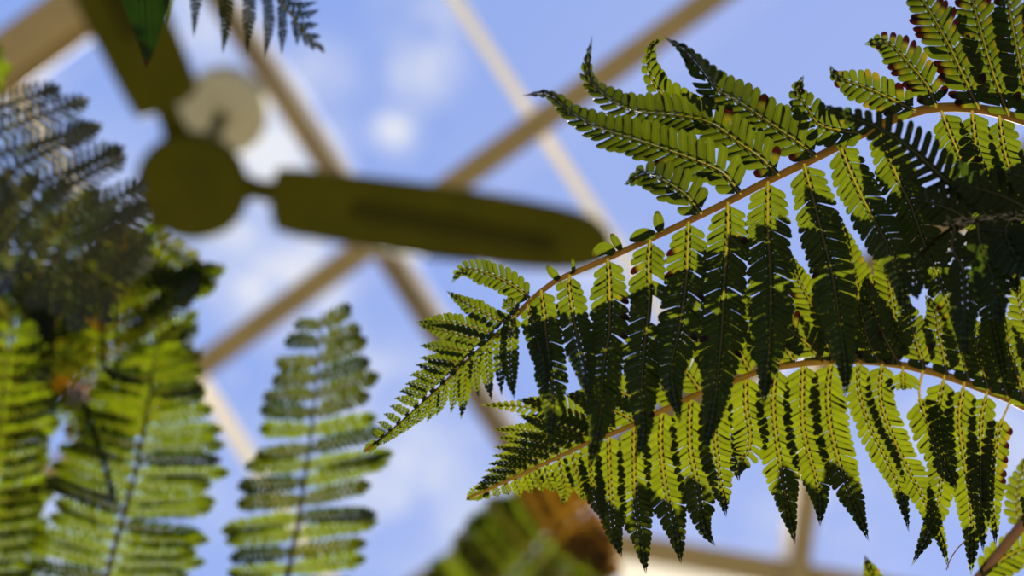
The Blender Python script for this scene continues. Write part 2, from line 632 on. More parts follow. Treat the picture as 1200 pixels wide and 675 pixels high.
def lathe(name, prof, mat, parent, cx, cy, n=48):
    vs, fs = [], []
    for r_, z in prof:
        for k in range(n):
            a = 2 * math.pi * k / n
            vs.append(Vector((cx + r_ * math.cos(a), cy + r_ * math.sin(a), z)))
    for i in range(len(prof) - 1):
        for k in range(n):
            fs.append((i * n + k, i * n + (k + 1) % n, (i + 1) * n + (k + 1) % n, (i + 1) * n + k))
    fs.append(tuple(range(n - 1, -1, -1)))
    fs.append(tuple((len(prof) - 1) * n + k for k in range(n)))
    o = mesh(name, vs, fs, mat)
    attach(o, parent, fan)
    return o


hr = 67 * 3.7 / FPX
z0 = HUB.z
lathe('motor_housing', [(hr * .25, z0 - .006), (hr * .6, z0 - .004), (hr * .9, z0 - .001), (hr, z0 + .003), (hr, z0 + .003), (hr * .95, z0 + .03), (hr * .72, z0 + .085), (hr * .6, z0 + .10), (hr * .4, z0 + .115), (.03, z0 + .125)], OLIVE, fan, HUB.x, HUB.y)
lathe('downrod', [(.013, z0 + .12), (.013, z0 + .60)], OLIVE, fan, HUB.x, HUB.y, 16)
zc = z0 + .40
lathe('ceiling_canopy', [(.02, zc - .005), (.055, zc), (.083, zc + .016), (.085, zc + .0172), (.085, zc + .0172), (.080, zc + .075), (.062, zc + .13), (.045, zc + .155)], CUP, fan, HUB.x, HUB.y)

outline = [(322, 205), (334, 197), (420, 205), (540, 220), (640, 238), (690, 252), (714, 274), (716, 296), (698, 314), (660, 318), (600, 315), (480, 302), (400, 288), (332, 275), (319, 262), (316, 235)]
cl_ = sum((hz(x, y, ZB) for x, y in outline), Vector()) / len(outline)
axis = (cl_ - HUB)
axis.z = 0
axis.normalize()
side = Vector((-axis.y, axis.x, 0))
loc2 = []
for x, y in outline:
    q = hz(x, y, ZB) - HUB
    loc2.append((q.dot(axis), q.dot(side)))


def prism(name, pts2, ang, z, th, mat, parent, pitch=0.0, bev=.002):
    ca, sa = math.cos(ang), math.sin(ang)
    ax = Vector((axis.x * ca - axis.y * sa, axis.x * sa + axis.y * ca, 0))
    sd = Vector((-ax.y, ax.x, 0))
    vs = []
    cx = sum(p[0] for p in pts2) / len(pts2)
    cy = sum(p[1] for p in pts2) / len(pts2)
    rings = [(.96, 0), (1, .3), (1, .7), (.96, 1)]
    for sc_, f_ in rings:
        for x, y in pts2:
            ex, ey = x - cx, y - cy
            l_ = math.hypot(ex, ey)
            kk = (l_ - bev) / l_ if sc_ < 1 else 1
            X, Y = cx + ex * kk, cy + ey * kk
            vs.append(Vector((HUB.x, HUB.y, 0)) + ax * X + sd * Y + Vector((0, 0, z + f_ * th + pitch * Y)))
    m = len(pts2)
    fs = []
    for i in range(3):
        for k in range(m):
            fs.append((i * m + k, i * m + (k + 1) % m, (i + 1) * m + (k + 1) % m, (i + 1) * m + k))
    fs.append(tuple(range(m - 1, -1, -1)))
    fs.append(tuple(3 * m + k for k in range(m)))
    o = mesh(name, vs, fs, mat, smooth=False)
    attach(o, parent, fan)
    return o


def smooth_poly(pts, n=4):
    out_ = []
    m = len(pts)
    for i in range(m):
        p0, p1, p2, p3 = [Vector(pts[(i + k - 1) % m]) for k in range(4)]
        for k in range(n):
            t = k / n
            q = .5 * ((2 * p1) + (p2 - p0) * t + (2 * p0 - 5 * p1 + 4 * p2 - p3) * t * t + (3 * p1 - p0 - 3 * p2 + p3) * t ** 3)
            out_.append((q.x, q.y))
    return out_


bl = smooth_poly(loc2, 3)
for ang in (0, math.radians(120), math.radians(-120)):
    b = prism('blade', bl, ang, ZB, .008, OLIVE, fan, pitch=.06)
    x0 = min(p[0] for p in bl)
    x1 = max(p[0] for p in bl)
    ym = sum(p[1] for p in bl) / len(bl)
    strip_ = [(x0 + .14, ym - .012), (x0 + .16, ym - .016), (x1 - .12, ym - .016), (x1 - .10, ym - .012), (x1 - .10, ym + .012), (x1 - .12, ym + .016), (x0 + .16, ym + .016), (x0 + .14, ym + .012)]
    r_ = prism('blade_strip', strip_, ang, ZB - .004, .0045, OLIVED, b, pitch=.06)  # darker raised strip along each blade
    prism('blade_arm', [(hr * .8, -.026), (hr * 1.15, -.019), (x0 + .02, -.024), (x0 + .06, -.03), (x0 + .06, .03), (x0 + .02, .024), (hr * 1.15, .019), (hr * .8, .026)], ang, ZB + .0085, .006, OLIVE, fan, pitch=.0)

# ------------------------------------------------------------------ fern frond in focus, upper
FG = 'fern fronds'


def frond(label, rach, dr, r0, r1, mat_r, name='fern_frond'):
    w = [P(x, y, d) for (x, y), d in zip(rach, dr)]
    root = empty(name, w[0], label, 'fern frond', FG)
    rachis(root, w, r0, r1, mat_r, 60)
    return root


def lin(a, b, n):
    return [a + (b - a) * i / (n - 1) for i in range(n)]


def add(root, pts, w, d0, d1, sp, mat, **kw):
    world = dpx(pts, d0, d1)
    n = max(5, int(round(pxlen(pts) * (1 - kw.get('s0', .012)) / sp)))
    px = (d0 + d1) / 2 / FPX
    kw.setdefault('rib', RIB)
    kw.setdefault('ribr', 1.7 * px)
    return pinna(root, world, w * px, n, mat, **kw)


R1 = [(1420, 230), (1300, 172), (1200, 141), (1150, 128), (1100, 126), (1060, 135), (1020, 152), (960, 183), (900, 212), (840, 243), (760, 281), (700, 308), (650, 330), (617, 357), (590, 385), (560, 412), (520, 450), (480, 487), (445, 516), (428, 529)]
D1 = lin(1.03, .985, len(R1))
f1 = frond('sharp green fern frond arching from the right edge over the fan blade', R1, D1, .0030, .0007, STALK)


def dep1(x):
    return 1.0 + (x - 800) * .00004


for pts, w, dd, sp, kw in (
    # upper side, right to left
    ([(1240, 152), (1228, 90), (1218, 10), (1210, -60)], 46, -.06, 9.5, dict(brown=.1)),
    ([(1212, 145), (1199, 93), (1188, 40), (1181, 0), (1172, -60)], 46, -.06, 9.5, dict(brown=.15, roll=.3)),
    ([(1182, 136), (1165, 90), (1150, 40), (1139, 0), (1122, -55)], 52, -.05, 9.5, dict(brown=.25, yellow=.06)),
    ([(1147, 128), (1130, 92), (1110, 50), (1081, 0), (1052, -45)], 54, -.05, 9.5, dict(brown=.28, yellow=.2)),
    ([(1097, 126), (1088, 103), (1066, 76), (1039, 50), (1012, 52)], 44, -.03, 9, dict(brown=.40, yellow=.3)),
    ([(1073, 130), (1040, 114), (1010, 101), (981, 91), (973, 76)], 42, -.03, 10, dict(brown=.30, yellow=.15)),
    ([(1012, 156), (985, 153), (960, 146), (945, 125), (934, 108), (942, 88)], 42, -.03, 10, dict(brown=.12)),
    ([(957, 184), (930, 163), (900, 143), (867, 120), (840, 104), (820, 79), (800, 57), (778, 43)], 60, -.05, 11.5, dict(brown=.06, browntip=.6, roll=-.95)),
    ([(840, 143), (815, 132), (787, 117), (770, 104), (759, 78), (763, 53), (780, 43)], 40, -.01, 11, dict(side_w=(.55, 1))),
    ([(913, 206), (890, 184), (867, 168), (835, 145), (800, 136), (760, 132), (733, 126), (704, 108), (688, 86), (694, 42)], 60, -.05, 11.5, dict(brown=.05, browntip=.5, roll=-.95)),
    ([(868, 228), (850, 205), (833, 195), (800, 182), (753, 166), (700, 149), (667, 130), (642, 110), (612, 112)], 60, -.05, 11.5, dict(brown=.02, browntip=.7, roll=-.95)),
    ([(822, 251), (812, 238), (803, 228), (782, 214), (757, 203), (731, 216)], 54, -.03, 10.5, dict(roll=-.9)),
    # tip, upper side
    ([(622, 350), (600, 334), (577, 323), (545, 315), (529, 332)], 32, -.03, 7, dict(roll=.3)),
    ([(605, 370), (588, 376), (550, 358), (523, 341)], 24, -.02, 7, dict()),
    ([(608, 366), (598, 358), (590, 350)], 18, -.005, 7, dict()),
    ([(582, 392), (560, 385), (525, 377), (486, 378)], 22, -.02, 6.5, dict()),
    ([(572, 401), (545, 394), (515, 387), (490, 380)], 20, -.02, 6.5, dict()),
    ([(559, 413), (540, 410), (515, 406), (491, 405)], 18, -.02, 6, dict()),
    ([(547, 424), (530, 423), (510, 421), (491, 419)], 16, -.015, 6, dict()),
    ([(537, 434), (520, 432), (503, 430), (486, 427)], 15, -.015, 6, dict()),
    ([(524, 446), (508, 443), (494, 439), (479, 440)], 14, -.01, 5.5, dict()),
    ([(512, 457), (500, 453), (488, 450), (474, 450)], 13, -.01, 5.5, dict()),
    ([(502, 466), (490, 461), (478, 458), (467, 459)], 12, -.01, 5, dict()),
    ([(492, 476), (480, 470), (470, 467), (461, 467)], 11, -.005, 5, dict()),
    ([(481, 486), (470, 480), (463, 477), (456, 476)], 10, -.005, 4.5, dict(rib=None)),
    ([(470, 496), (460, 489), (453, 486), (449, 485)], 9, -.005, 4, dict(rib=None)),
    ([(460, 504), (451, 498), (446, 495), (441, 495)], 8, -.003, 4, dict(rib=None)),
    ([(450, 512), (443, 507), (436, 505)], 8, 0, 4, dict(rib=None)),
    # tip, lower side
    ([(604, 371), (598, 390), (597, 420), (600, 450), (603, 468)], 22, -.02, 6.5, dict()),
    ([(592, 383), (587, 400), (586, 430), (588, 464)], 15, -.02, 6.5, dict()),
    ([(577, 397), (570, 412), (571, 440), (576, 470)], 16, -.02, 6, dict()),
    ([(564, 410), (557, 425), (557, 445), (561, 466)], 13, -.02, 6, dict()),
    ([(552, 421), (546, 436), (544, 460), (540, 492)], 16, -.015, 6, dict()),
    ([(538, 434), (533, 445), (532, 465), (528, 485)], 13, -.015, 6, dict()),
    ([(525, 446), (520, 455), (518, 470), (511, 488)], 12, -.01, 5.5, dict()),
    ([(514, 456), (510, 464), (508, 478), (500, 495)], 12, -.01, 5.5, dict()),
    ([(502, 467), (498, 476), (494, 487), (487, 498)], 11, -.01, 5, dict()),
    ([(490, 478), (486, 487), (482, 495), (477, 505)], 10, -.01, 5, dict(rib=None)),
    ([(479, 488), (475, 496), (472, 503), (467, 510)], 9, -.005, 4.5, dict(rib=None)),
    ([(468, 498), (465, 504), (461, 511), (457, 516)], 8, -.005, 4, dict(rib=None)),
    ([(458, 506), (455, 511), (452, 516), (449, 521)], 8, 0, 4, dict(rib=None)),
    ([(448, 514), (445, 518), (442, 523)], 7, 0, 4, dict(rib=None)),
    ([(444, 517), (438, 521), (425, 530)], 12, 0, 3, dict(rib=None)),
    # lower side, left to right
    ([(618, 357), (623, 378), (630, 400), (638, 428), (641, 462)], 26, -.03, 7.5, dict()),
    ([(634, 340), (637, 362), (641, 400), (646, 440), (648, 482), (643, 520)], 40, -.05, 7.5, dict()),
    ([(668, 322), (667, 335), (671, 365), (676, 392), (684, 425), (692, 475)], 36, -.05, 7.5, dict(brown=.05)),
    ([(712, 303), (714, 330), (714, 385), (707, 430), (703, 490), (690, 552)], 47, -.06, 7.8, dict(brown=.08)),
    ([(762, 281), (760, 310), (761, 350), (755, 410), (752, 455), (754, 510), (742, 542)], 48, -.06, 8, dict(brown=.06, miss=[(.13, .17, -1), (.23, .33, -1)])),
    ([(807, 260), (806, 290), (804, 330), (796, 385), (787, 435), (797, 497)], 52, -.06, 8, dict(brown=.05, roll=-.25)),
    ([(853, 237), (853, 275), (849, 325), (845, 400), (836, 480), (823, 536)], 54, -.065, 8, dict(brown=.04)),
    ([(900, 213), (900, 270), (903, 325), (902, 400), (894, 478)], 56, -.065, 8, dict(brown=.05)),
    ([(942, 192), (953, 233), (965, 280), (976, 325), (987, 400), (991, 438), (990, 467)], 53, -.065, 8, dict(brown=.06)),
    ([(984, 170), (1000, 209), (1018, 246), (1039, 284), (1052, 315), (1058, 345), (1053, 371)], 50, -.065, 8, dict(brown=.04)),
    ([(1029, 150), (1051, 207), (1067, 240), (1085, 290), (1102, 332), (1118, 375), (1138, 432)], 48, -.065, 8, dict(brown=.03)),
    ([(1103, 130), (1114, 158), (1125, 184), (1142, 225), (1153, 262), (1158, 310), (1162, 365), (1174, 425), (1180, 462)], 46, -.065, 8, dict(brown=.03, s0=.015)),
    ([(1139, 130), (1144, 172), (1154, 200), (1168, 240), (1184, 295), (1192, 350)], 46, -.06, 8, dict(brown=.05, s0=.015)),
    ([(1171, 136), (1177, 177), (1192, 225), (1212, 285), (1222, 340)], 44, -.06, 8, dict(brown=.05, s0=.015)),
    ([(1205, 146), (1214, 185), (1232, 240), (1250, 300)], 44, -.06, 8, dict(s0=.1)),
):
    d0 = dep1(pts[0][0])
    add(f1, pts, w, d0, d0 + dd, sp, LEAF, **kw)

for pts, w in (([(774, 272), (772, 262), (770, 247)], 13), ([(768, 275), (752, 275), (738, 282)], 15), ([(720, 297), (708, 291), (694, 299)], 15),
               ([(728, 293), (722, 284), (716, 274)], 10), ([(655, 328), (648, 320), (641, 311)], 10), ([(668, 321), (672, 318), (671, 302)], 5)):
    leaflet(f1, pts, w, 1.0, LEAF)

# ------------------------------------------------------------------ fern frond in focus, lower
R2 = [(1420, 610), (1300, 535), (1200, 476), (1150, 455), (1100, 438), (1050, 427), (1000, 423), (950, 425), (900, 433), (860, 446), (820, 461), (780, 479), (745, 496), (710, 511), (685, 521), (652, 537), (619, 552), (587, 567), (565, 577), (550, 583)]
f2 = frond('sharp yellow-green fern frond below the arching one, its tip over orange fern', R2, lin(1.10, 1.075, len(R2)), .0030, .0007, STALKG)
DF2 = 1.09
for pts, w, dd, sp, kw in (
    # lower side, right to left
    ([(1235, 497), (1222, 545), (1215, 600), (1208, 660)], 40, -.05, 8.5, dict()),
    ([(1184, 470), (1170, 505), (1164, 550), (1163, 590), (1167, 640)], 32, -.05, 8.5, dict(brown=.45, yellow=.3, s0=.12)),
    ([(1157, 458), (1150, 493), (1149, 550), (1150, 590), (1152, 648)], 34, -.05, 8.5, dict(s0=.03)),
    ([(1130, 448), (1124, 489), (1129, 535), (1136, 576), (1139, 620), (1138, 676)], 40, -.05, 8.5, dict(s0=.03)),
    ([(1107, 440), (1100, 478), (1101, 520), (1103, 560), (1094, 610), (1068, 664)], 38, -.05, 8.5, dict(s0=.03, roll=.35)),
    ([(1082, 434), (1077, 460), (1086, 492), (1095, 518), (1108, 548), (1121, 575)], 42, -.05, 8.5, dict(s0=.20)),
    ([(1058, 429), (1058, 445), (1059, 457)], 40, -.01, 8, dict(s0=.2, browntip=.8)),
    ([(1034, 425), (1031, 455), (1036, 485), (1052, 525), (1069, 560), (1088, 597), (1102, 630), (1112, 667)], 36, -.05, 8, dict(brown=.03, s0=.012)),
    ([(1005, 423), (1007, 460), (1019, 500), (1032, 525), (1051, 565), (1060, 595), (1065, 624)], 32, -.05, 8, dict(brown=.04, s0=.012)),
    ([(974, 424), (970, 457), (972, 492), (978, 522), (988, 557), (1000, 587), (1018, 634)], 46, -.05, 8, dict(brown=.03, s0=.012)),
    ([(941, 426), (940, 470), (941, 500), (945, 522), (955, 556), (961, 586), (961, 617)], 45, -.05, 8, dict(s0=.012)),
    ([(910, 431), (906, 465), (908, 500), (914, 540), (922, 590), (932, 638)], 44, -.05, 8, dict(s0=.012)),
    ([(874, 441), (874, 475), (879, 508), (876, 530), (864, 545), (866, 564)], 44, -.05, 8, dict(yellow=.06)),
    ([(842, 452), (838, 504), (841, 540), (846, 575), (851, 606)], 40, -.05, 8, dict()),
    ([(810, 465), (808, 500), (810, 535), (819, 574), (824, 616), (838, 640)], 46, -.05, 7.8, dict()),
    ([(776, 481), (774, 515), (778, 560), (785, 595), (793, 625), (798, 661)], 44, -.05, 7.8, dict(browntip=.5)),
    ([(743, 497), (743, 540), (744, 580), (748, 612), (752, 635), (757, 673)], 40, -.05, 7.6, dict(browntip=.6)),
    ([(713, 510), (714, 545), (716, 585), (719, 620), (729, 654)], 36, -.05, 7.4, dict(browntip=.3)),
    ([(692, 518), (692, 550), (699, 585), (710, 612)], 28, -.04, 7, dict()),
    ([(670, 528), (673, 545), (680, 565), (683, 588)], 24, -.03, 6.5, dict()),
    ([(654, 536), (658, 555), (662, 572), (659, 592)], 22, -.03, 6.5, dict()),
    ([(637, 544), (641, 558), (646, 570), (650, 578)], 16, -.02, 6, dict()),
    ([(625, 549), (629, 560), (634, 570), (637, 577)], 14, -.02, 6, dict()),
    ([(613, 555), (617, 564), (621, 573), (624, 579)], 13, -.01, 5.5, dict()),
    ([(601, 561), (605, 569), (608, 577), (610, 583)], 12, -.01, 5, dict()),
    ([(590, 566), (593, 573), (596, 580)], 11, -.01, 5, dict(rib=None)),
    ([(578, 571), (582, 577), (584, 582)], 10, -.01, 4.5, dict(rib=None)),
    ([(568, 576), (570, 580), (572, 584)], 9, 0, 4, dict(rib=None)),
    ([(575, 572), (560, 577), (546, 586)], 18, 0, 3.5, dict(rib=None)),
    # upper side, right to left
    ([(1240, 500), (1222, 440), (1208, 400), (1196, 360), (1192, 330), (1174, 296)], 42, -.02, 8.5, dict(roll=.5, browntip=.8)),
    ([(1203, 477), (1192, 440), (1182, 405), (1172, 360)], 40, -.02, 8.5, dict(brown=.06)),
    ([(1181, 467), (1174, 442), (1164, 412), (1150, 370)], 38, -.02, 8.5, dict(brown=.05)),
    ([(1158, 458), (1152, 432), (1144, 405), (1132, 360)], 38, -.02, 8.5, dict()),
    ([(1135, 448), (1131, 426), (1124, 400), (1114, 355)], 38, -.02, 8.5, dict()),
    ([(1110, 440), (1106, 418), (1100, 390), (1096, 365), (1084, 345)], 36, -.02, 8.5, dict(brown=.05)),
    ([(1083, 434), (1078, 415), (1070, 388), (1064, 365), (1066, 350)], 40, -.02, 8, dict(brown=.16, yellow=.1)),
    ([(1055, 428), (1040, 402), (1025, 368), (1016, 335), (1017, 320)], 40, -.02, 8, dict(brown=.14, yellow=.15)),
    ([(1031, 425), (1020, 405), (1013, 384), (1006, 350)], 36, -.02, 8, dict(brown=.1)),
    ([(1003, 423), (985, 400), (968, 365), (955, 325)], 40, -.02, 8, dict(yellow=.1)),
    ([(1012, 424), (1011, 385), (1004, 335), (994, 290), (984, 254)], 42, -.02, 8.5, dict(yellow=.4)),
    ([(1046, 426), (1049, 390), (1045, 350), (1037, 300), (1030, 262)], 42, -.02, 8.5, dict(yellow=.1)),
    ([(978, 424), (963, 390), (950, 355), (934, 325), (924, 292)], 42, -.02, 8, dict(brown=.08, yellow=.05)),
    ([(964, 424), (948, 405), (930, 390), (908, 366), (890, 335)], 42, -.02, 8, dict(brown=.08)),
    ([(932, 428), (918, 400), (905, 370), (895, 330)], 40, -.02, 8, dict(yellow=.15)),
    ([(905, 432), (893, 400), (882, 370), (870, 340)], 40, -.02, 8, dict()),
    ([(880, 439), (866, 410), (852, 380), (838, 352)], 42, -.02, 8, dict()),
    ([(851, 449), (838, 425), (822, 400), (804, 372)], 42, -.02, 8, dict(yellow=.1)),
    ([(822, 460), (808, 440), (788, 420), (768, 404)], 42, -.02, 8, dict()),
    ([(796, 472), (778, 455), (755, 440), (726, 428)], 40, -.02, 7.8, dict()),
    ([(770, 484), (745, 468), (718, 455), (688, 444)], 38, -.02, 7.6, dict()),
    ([(746, 495), (722, 482), (695, 470), (662, 462)], 36, -.02, 7.4, dict()),
    ([(724, 505), (698, 494), (670, 482), (640, 474), (606, 468)], 34, -.02, 7.2, dict()),
    ([(716, 508), (680, 497), (645, 486), (610, 476), (561, 474)], 26, -.02, 8, dict(yellow=.2, side_w=(1, .8), fill=.33)),
    ([(703, 513), (672, 505), (640, 496), (606, 486)], 26, -.02, 6.6, dict()),
    ([(688, 520), (655, 512), (620, 505), (576, 503)], 22, -.02, 6.4, dict(browntip=.3)),
    ([(674, 527), (645, 521), (615, 515), (581, 513)], 19, -.02, 6.2, dict()),
    ([(660, 534), (634, 529), (605, 525), (577, 524)], 17, -.02, 6, dict()),
    ([(647, 540), (622, 536), (600, 534), (575, 534)], 16, -.015, 5.8, dict()),
    ([(634, 546), (614, 543), (594, 542), (571, 544)], 14, -.015, 5.5, dict()),
    ([(621, 552), (604, 550), (586, 550), (567, 552)], 13, -.01, 5.2, dict()),
    ([(608, 558), (594, 557), (578, 558), (563, 560)], 12, -.01, 5, dict()),
    ([(596, 564), (584, 563), (570, 564), (559, 567)], 10, -.01, 4.5, dict(rib=None)),
    ([(585, 568), (573, 569), (563, 571), (555, 574)], 9, 0, 4, dict(rib=None)),
):
    add(f2, pts, w, DF2, DF2 + dd, sp, LEAFB, **kw)

# ------------------------------------------------------------------ dark frond at the right edge
R3 = [(1380, 205), (1290, 232), (1210, 252), (1160, 258), (1120, 266), (1095, 282), (1080, 300)]
f3 = frond('dark shaded fern frond with pale scales at the right edge', R3, lin(.965, .95, len(R3)), .0017, .0006, paint('shaded_scaly_stalk', (.006, .005, .002), .9, .3, 300, 0))  # stalk nearly black: its shade is put into the colour
for pts, w, dd, sp, kw in (
    ([(1178, 257), (1150, 240), (1110, 212), (1070, 176), (1030, 150), (990, 135), (958, 122)], 58, -.01, 12.5, dict(alpha=72, fill=.37)),
    ([(1215, 252), (1185, 234), (1150, 222), (1112, 214)], 54, -.01, 11, dict()),
    ([(1260, 246), (1235, 226), (1205, 210), (1175, 200)], 54, -.01, 11, dict()),
    ([(1140, 262), (1120, 248), (1098, 240), (1070, 232)], 50, -.01, 10, dict()),
    ([(1118, 266), (1116, 292), (1128, 315), (1131, 360), (1130, 420)], 40, -.03, 9, dict()),
    ([(1145, 261), (1150, 290), (1165, 330), (1172, 385)], 42, -.03, 9, dict()),
    ([(1185, 256), (1178, 272), (1190, 300), (1208, 322)], 56, -.03, 11, dict()),
    ([(1215, 252), (1214, 270), (1212, 300), (1225, 340)], 50, -.03, 11, dict()),
    ([(1085, 292), (1075, 310), (1072, 330), (1075, 352)], 30, -.01, 8, dict()),
):
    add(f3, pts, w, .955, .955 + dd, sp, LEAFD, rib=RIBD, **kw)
# pale hairs on its stalk
vs, fs = [], []
for i in range(60):
    x = rng.uniform(1110, 1215)
    y = 252 + (1210 - x) * .09 + rng.uniform(-5, 5)
    a = P(x, y, .936 + rng.uniform(-.003, .003))
    b = a + (RT * rng.uniform(-.9, .3) + UP * rng.uniform(-.5, .7) - F * rng.uniform(-.2, .6)).normalized() * rng.uniform(.002, .0055)
    s = UP * .00018
    q = len(vs)
    vs += [a - s, a + s, b, a - F * .0002]
    fs += [(q, q + 1, q + 2), (q + 1, q + 3, q + 2), (q + 3, q, q + 2)]
hair = mesh('stalk_scales', vs, fs, paint('pale_scale', (.16, .13, .08), .4, .1, 50), smooth=False)
hair['kind'] = 'stuff'
attach(hair, f3, f3)

# ------------------------------------------------------------------ frond at the lower right corner
R4 = [(1300, 470), (1240, 560), (1200, 612), (1165, 655), (1120, 705), (1040, 760), (960, 795), (880, 815), (800, 828), (720, 836), (650, 840)]
f4 = frond('fern frond with brown stalk cutting across the bottom right corner', R4, [1.13, 1.13, 1.135, 1.14, 1.15, 1.17, 1.22] + [1.29] * 4, .0034, .0008, paint('brown_stalk', (.16, .07, .02), .6, .3, 120))
for pts, w, dd, sp, kw in (
    ([(1150, 675), (1175, 655), (1205, 640), (1240, 630)], 46, -.01, 9, dict()),
    ([(1196, 617), (1192, 590), (1196, 560), (1205, 530)], 30, -.01, 8.5, dict(roll=.5)),
    ([(1040, 760), (1036, 715), (1024, 680), (1013, 650)], 38, -.01, 9, dict(yellow=.2, browntip=.8)),
    ([(1090, 727), (1095, 705), (1092, 692), (1085, 682)], 40, -.01, 9, dict()),
    ([(985, 786), (978, 750), (972, 716), (964, 684)], 46, -.01, 9, dict()),  # unseen pinnae from here on, reach and depth set to shade f2's tips
    ([(940, 800), (930, 760), (926, 722), (918, 684)], 48, -.01, 9, dict()),
    ([(895, 812), (888, 770), (880, 730), (872, 688)], 50, -.01, 9, dict()),
    ([(850, 821), (842, 780), (838, 735), (828, 694)], 50, -.01, 9, dict()),
    ([(805, 827), (797, 785), (790, 740), (778, 698)], 50, -.01, 9, dict()),
    ([(762, 832), (753, 790), (742, 742), (730, 700)], 50, -.01, 9, dict()),
    ([(718, 836), (708, 795), (694, 745), (680, 704)], 46, -.01, 9, dict()),
    ([(680, 838), (668, 800), (652, 755), (640, 715)], 42, -.01, 9, dict()),
):
    x0_ = pts[0][0]
    dz_ = 1.14 if x0_ > 1100 else 1.155 if x0_ > 1050 else 1.17 if x0_ > 1000 else 1.23 if x0_ > 970 else 1.285
    add(f4, pts, w, dz_, dz_ + dd, sp, LEAFB, **kw)
tp, _ = spline([P(1109, 668, 1.04), P(1114, 655, 1.04), P(1122, 643, 1.045), P(1132, 633, 1.05)], 14)
tube('tendril', tp, [.0003] * 14, STALK, f4, f4, sides=6)


# ------------------------------------------------------------------ soft fronds further off
def auto(label, rach, d0, d1, n, llen, rlen, ang, w, sp, mat, r0=.0026, da=0.0, droop=-.04, mats=None, sag=.12, t0=.06, rm=None, seed=1, jit=6, roll=0.0, skip=(), fill=.46, lo=.84, angl=None, so=0.0):
    rr = random.Random(seed)
    wpts = [P(x, y, d0 + (d1 - d0) * i / (len(rach) - 1)) for i, (x, y) in enumerate(rach)]
    root = empty('fern_frond', wpts[0], label, 'fern frond', FG)
    rachis(root, wpts, r0, .0006, rm or STALKD, 40)
    px_, ln = spline([Vector((x, y, d0 + (d1 - d0) * i / (len(rach) - 1))) for i, (x, y) in enumerate(rach)], 200)
    for i in range(n):
        s = t0 + (1 - t0) * (i + .3) / n
        for sd in (-1, 1):
            j = min(198, int(s * 199))
            p = px_[j]
            t = (px_[j + 1] - px_[j])
            t = Vector((t.x, t.y)).normalized()
            b = Vector((-t.y, t.x)) * sd      # sd=+1: to the left of travel in image (y down: clockwise)
            Lp = (rlen if sd > 0 else llen)(s) * rr.uniform(lo, 1.08)
            if Lp < 6 or (i, sd) in skip:
                continue
            al = math.radians((angl if angl and sd < 0 else ang) + da * s + rr.uniform(-jit, jit))
            a = t * math.cos(al) + b * math.sin(al)
            q = Vector((p.x, p.y))
            pts = [(q.x, q.y)]
            for f_ in (.33, .66, 1.0):
                e = q + a * (Lp * f_) + t * (Lp * .12 * f_ * f_) + Vector((0, 1)) * (sag * Lp * f_ * f_)
                pts.append((e.x, e.y))
            m = mats(s, sd, i) if mats else mat
            world = dpx(pts, p.z, p.z + droop * rr.uniform(.6, 1.4) * Lp / 100)
            px = p.z / FPX
            ww = min(w, Lp * .55)
            npr = max(5, int(Lp / sp))
            pinna(root, world, ww * px, npr, m, prof=prof_blunt, res=(3, 2), rib=RIB if Lp > 40 else None, ribr=1.1 * px, seed=rr.random(), roll=roll + rr.uniform(-.55, .55), fill=fill, s0=so)
    return root


def lenf(a, k=.9, tip=.35):
    def f_(s):
        return a * min(1.0, (1.03 - s) / tip) ** k
    return f_


# L1 grey-green frond top left, pinnae pointing to the upper right
auto('glossy grey-green blurred fern frond beside the fan hub on the left', [(-110, 10), (-60, 90), (-15, 170), (35, 240), (90, 300), (150, 345)], 1.46, 1.43, 11,
     lenf(118, .6, .3), lenf(135, .6, .35), 84, 34, 8, LEAFG, sag=-.12, da=-12, droop=-.03, seed=3, roll=.2, fill=.32, t0=.33)
# L2 olive frond left middle
auto('olive brown blurred fern frond just below the fan hub', [(165, 640), (142, 540), (128, 470), (122, 400), (128, 345), (150, 305), (200, 275)], 1.60, 1.56, 17,
     lenf(62, .7, .3), lenf(132, .6, .3), 66, 30, 8, LEAFBG, sag=.0, seed=5, mats=lambda s, sd, i: LEAFO if (i % 5 == 3 and sd < 0) else (LEAFBG if i % 2 == 1 else LEAFM), t0=.3, so=-.05, fill=.37)
auto('dark blurred fern frond at the left edge behind the grey-green one', [(-120, 330), (-60, 300), (0, 290), (60, 300), (110, 330), (150, 372)], 1.66, 1.62, 12,
     lenf(105, .7, .4), lenf(115, .7, .35), 72, 30, 7, LEAFD, sag=.1, seed=15, t0=.1, mats=lambda s, sd, i: LEAFD if i % 2 else LEAFM)
# L3 frond bottom left centre
auto('bright green blurred fern frond standing at the bottom left', [(100, 800), (115, 720), (138, 630), (158, 560), (170, 500), (178, 450), (184, 400)], 1.52, 1.48, 24,
     lenf(104, .55, .42), lenf(104, .5, .42), 80, 22, 6.5, LEAFBG, so=-.04, fill=.45, sag=.12, seed=8, da=-10, angl=96, mats=lambda s, sd, i: LEAFD if (i * 7 + sd) % 5 == 1 else LEAFBG)
# L4 frond bottom centre
auto('blurred fern frond with square tip standing left of the sharp fern tips', [(322, 800), (335, 690), (350, 610), (362, 530), (370, 460), (375, 400), (378, 366)], 1.52, 1.48, 20,
     lenf(90, .5, .5), lenf(98, .45, .45), 84, 22, 6.5, LEAFBG, sag=.14, seed=11, da=-26, angl=116, so=-.02, fill=.45, mats=lambda s, sd, i: LEAFD if (i * 3 + sd) % 4 == 1 else (LEAFT if s > .72 or i % 3 == 0 else LEAFBG))
# L5 bottom left corner
auto('yellow-green blurred fern frond filling the bottom left corner', [(-40, 800), (-22, 690), (-12, 610), (-4, 530), (4, 460), (14, 380)], 1.56, 1.52, 24,
     lenf(90, .45, .3), lenf(72, .45, .3), 78, 28, 6.5, LEAFBG, sag=.14, seed=13, da=-10)
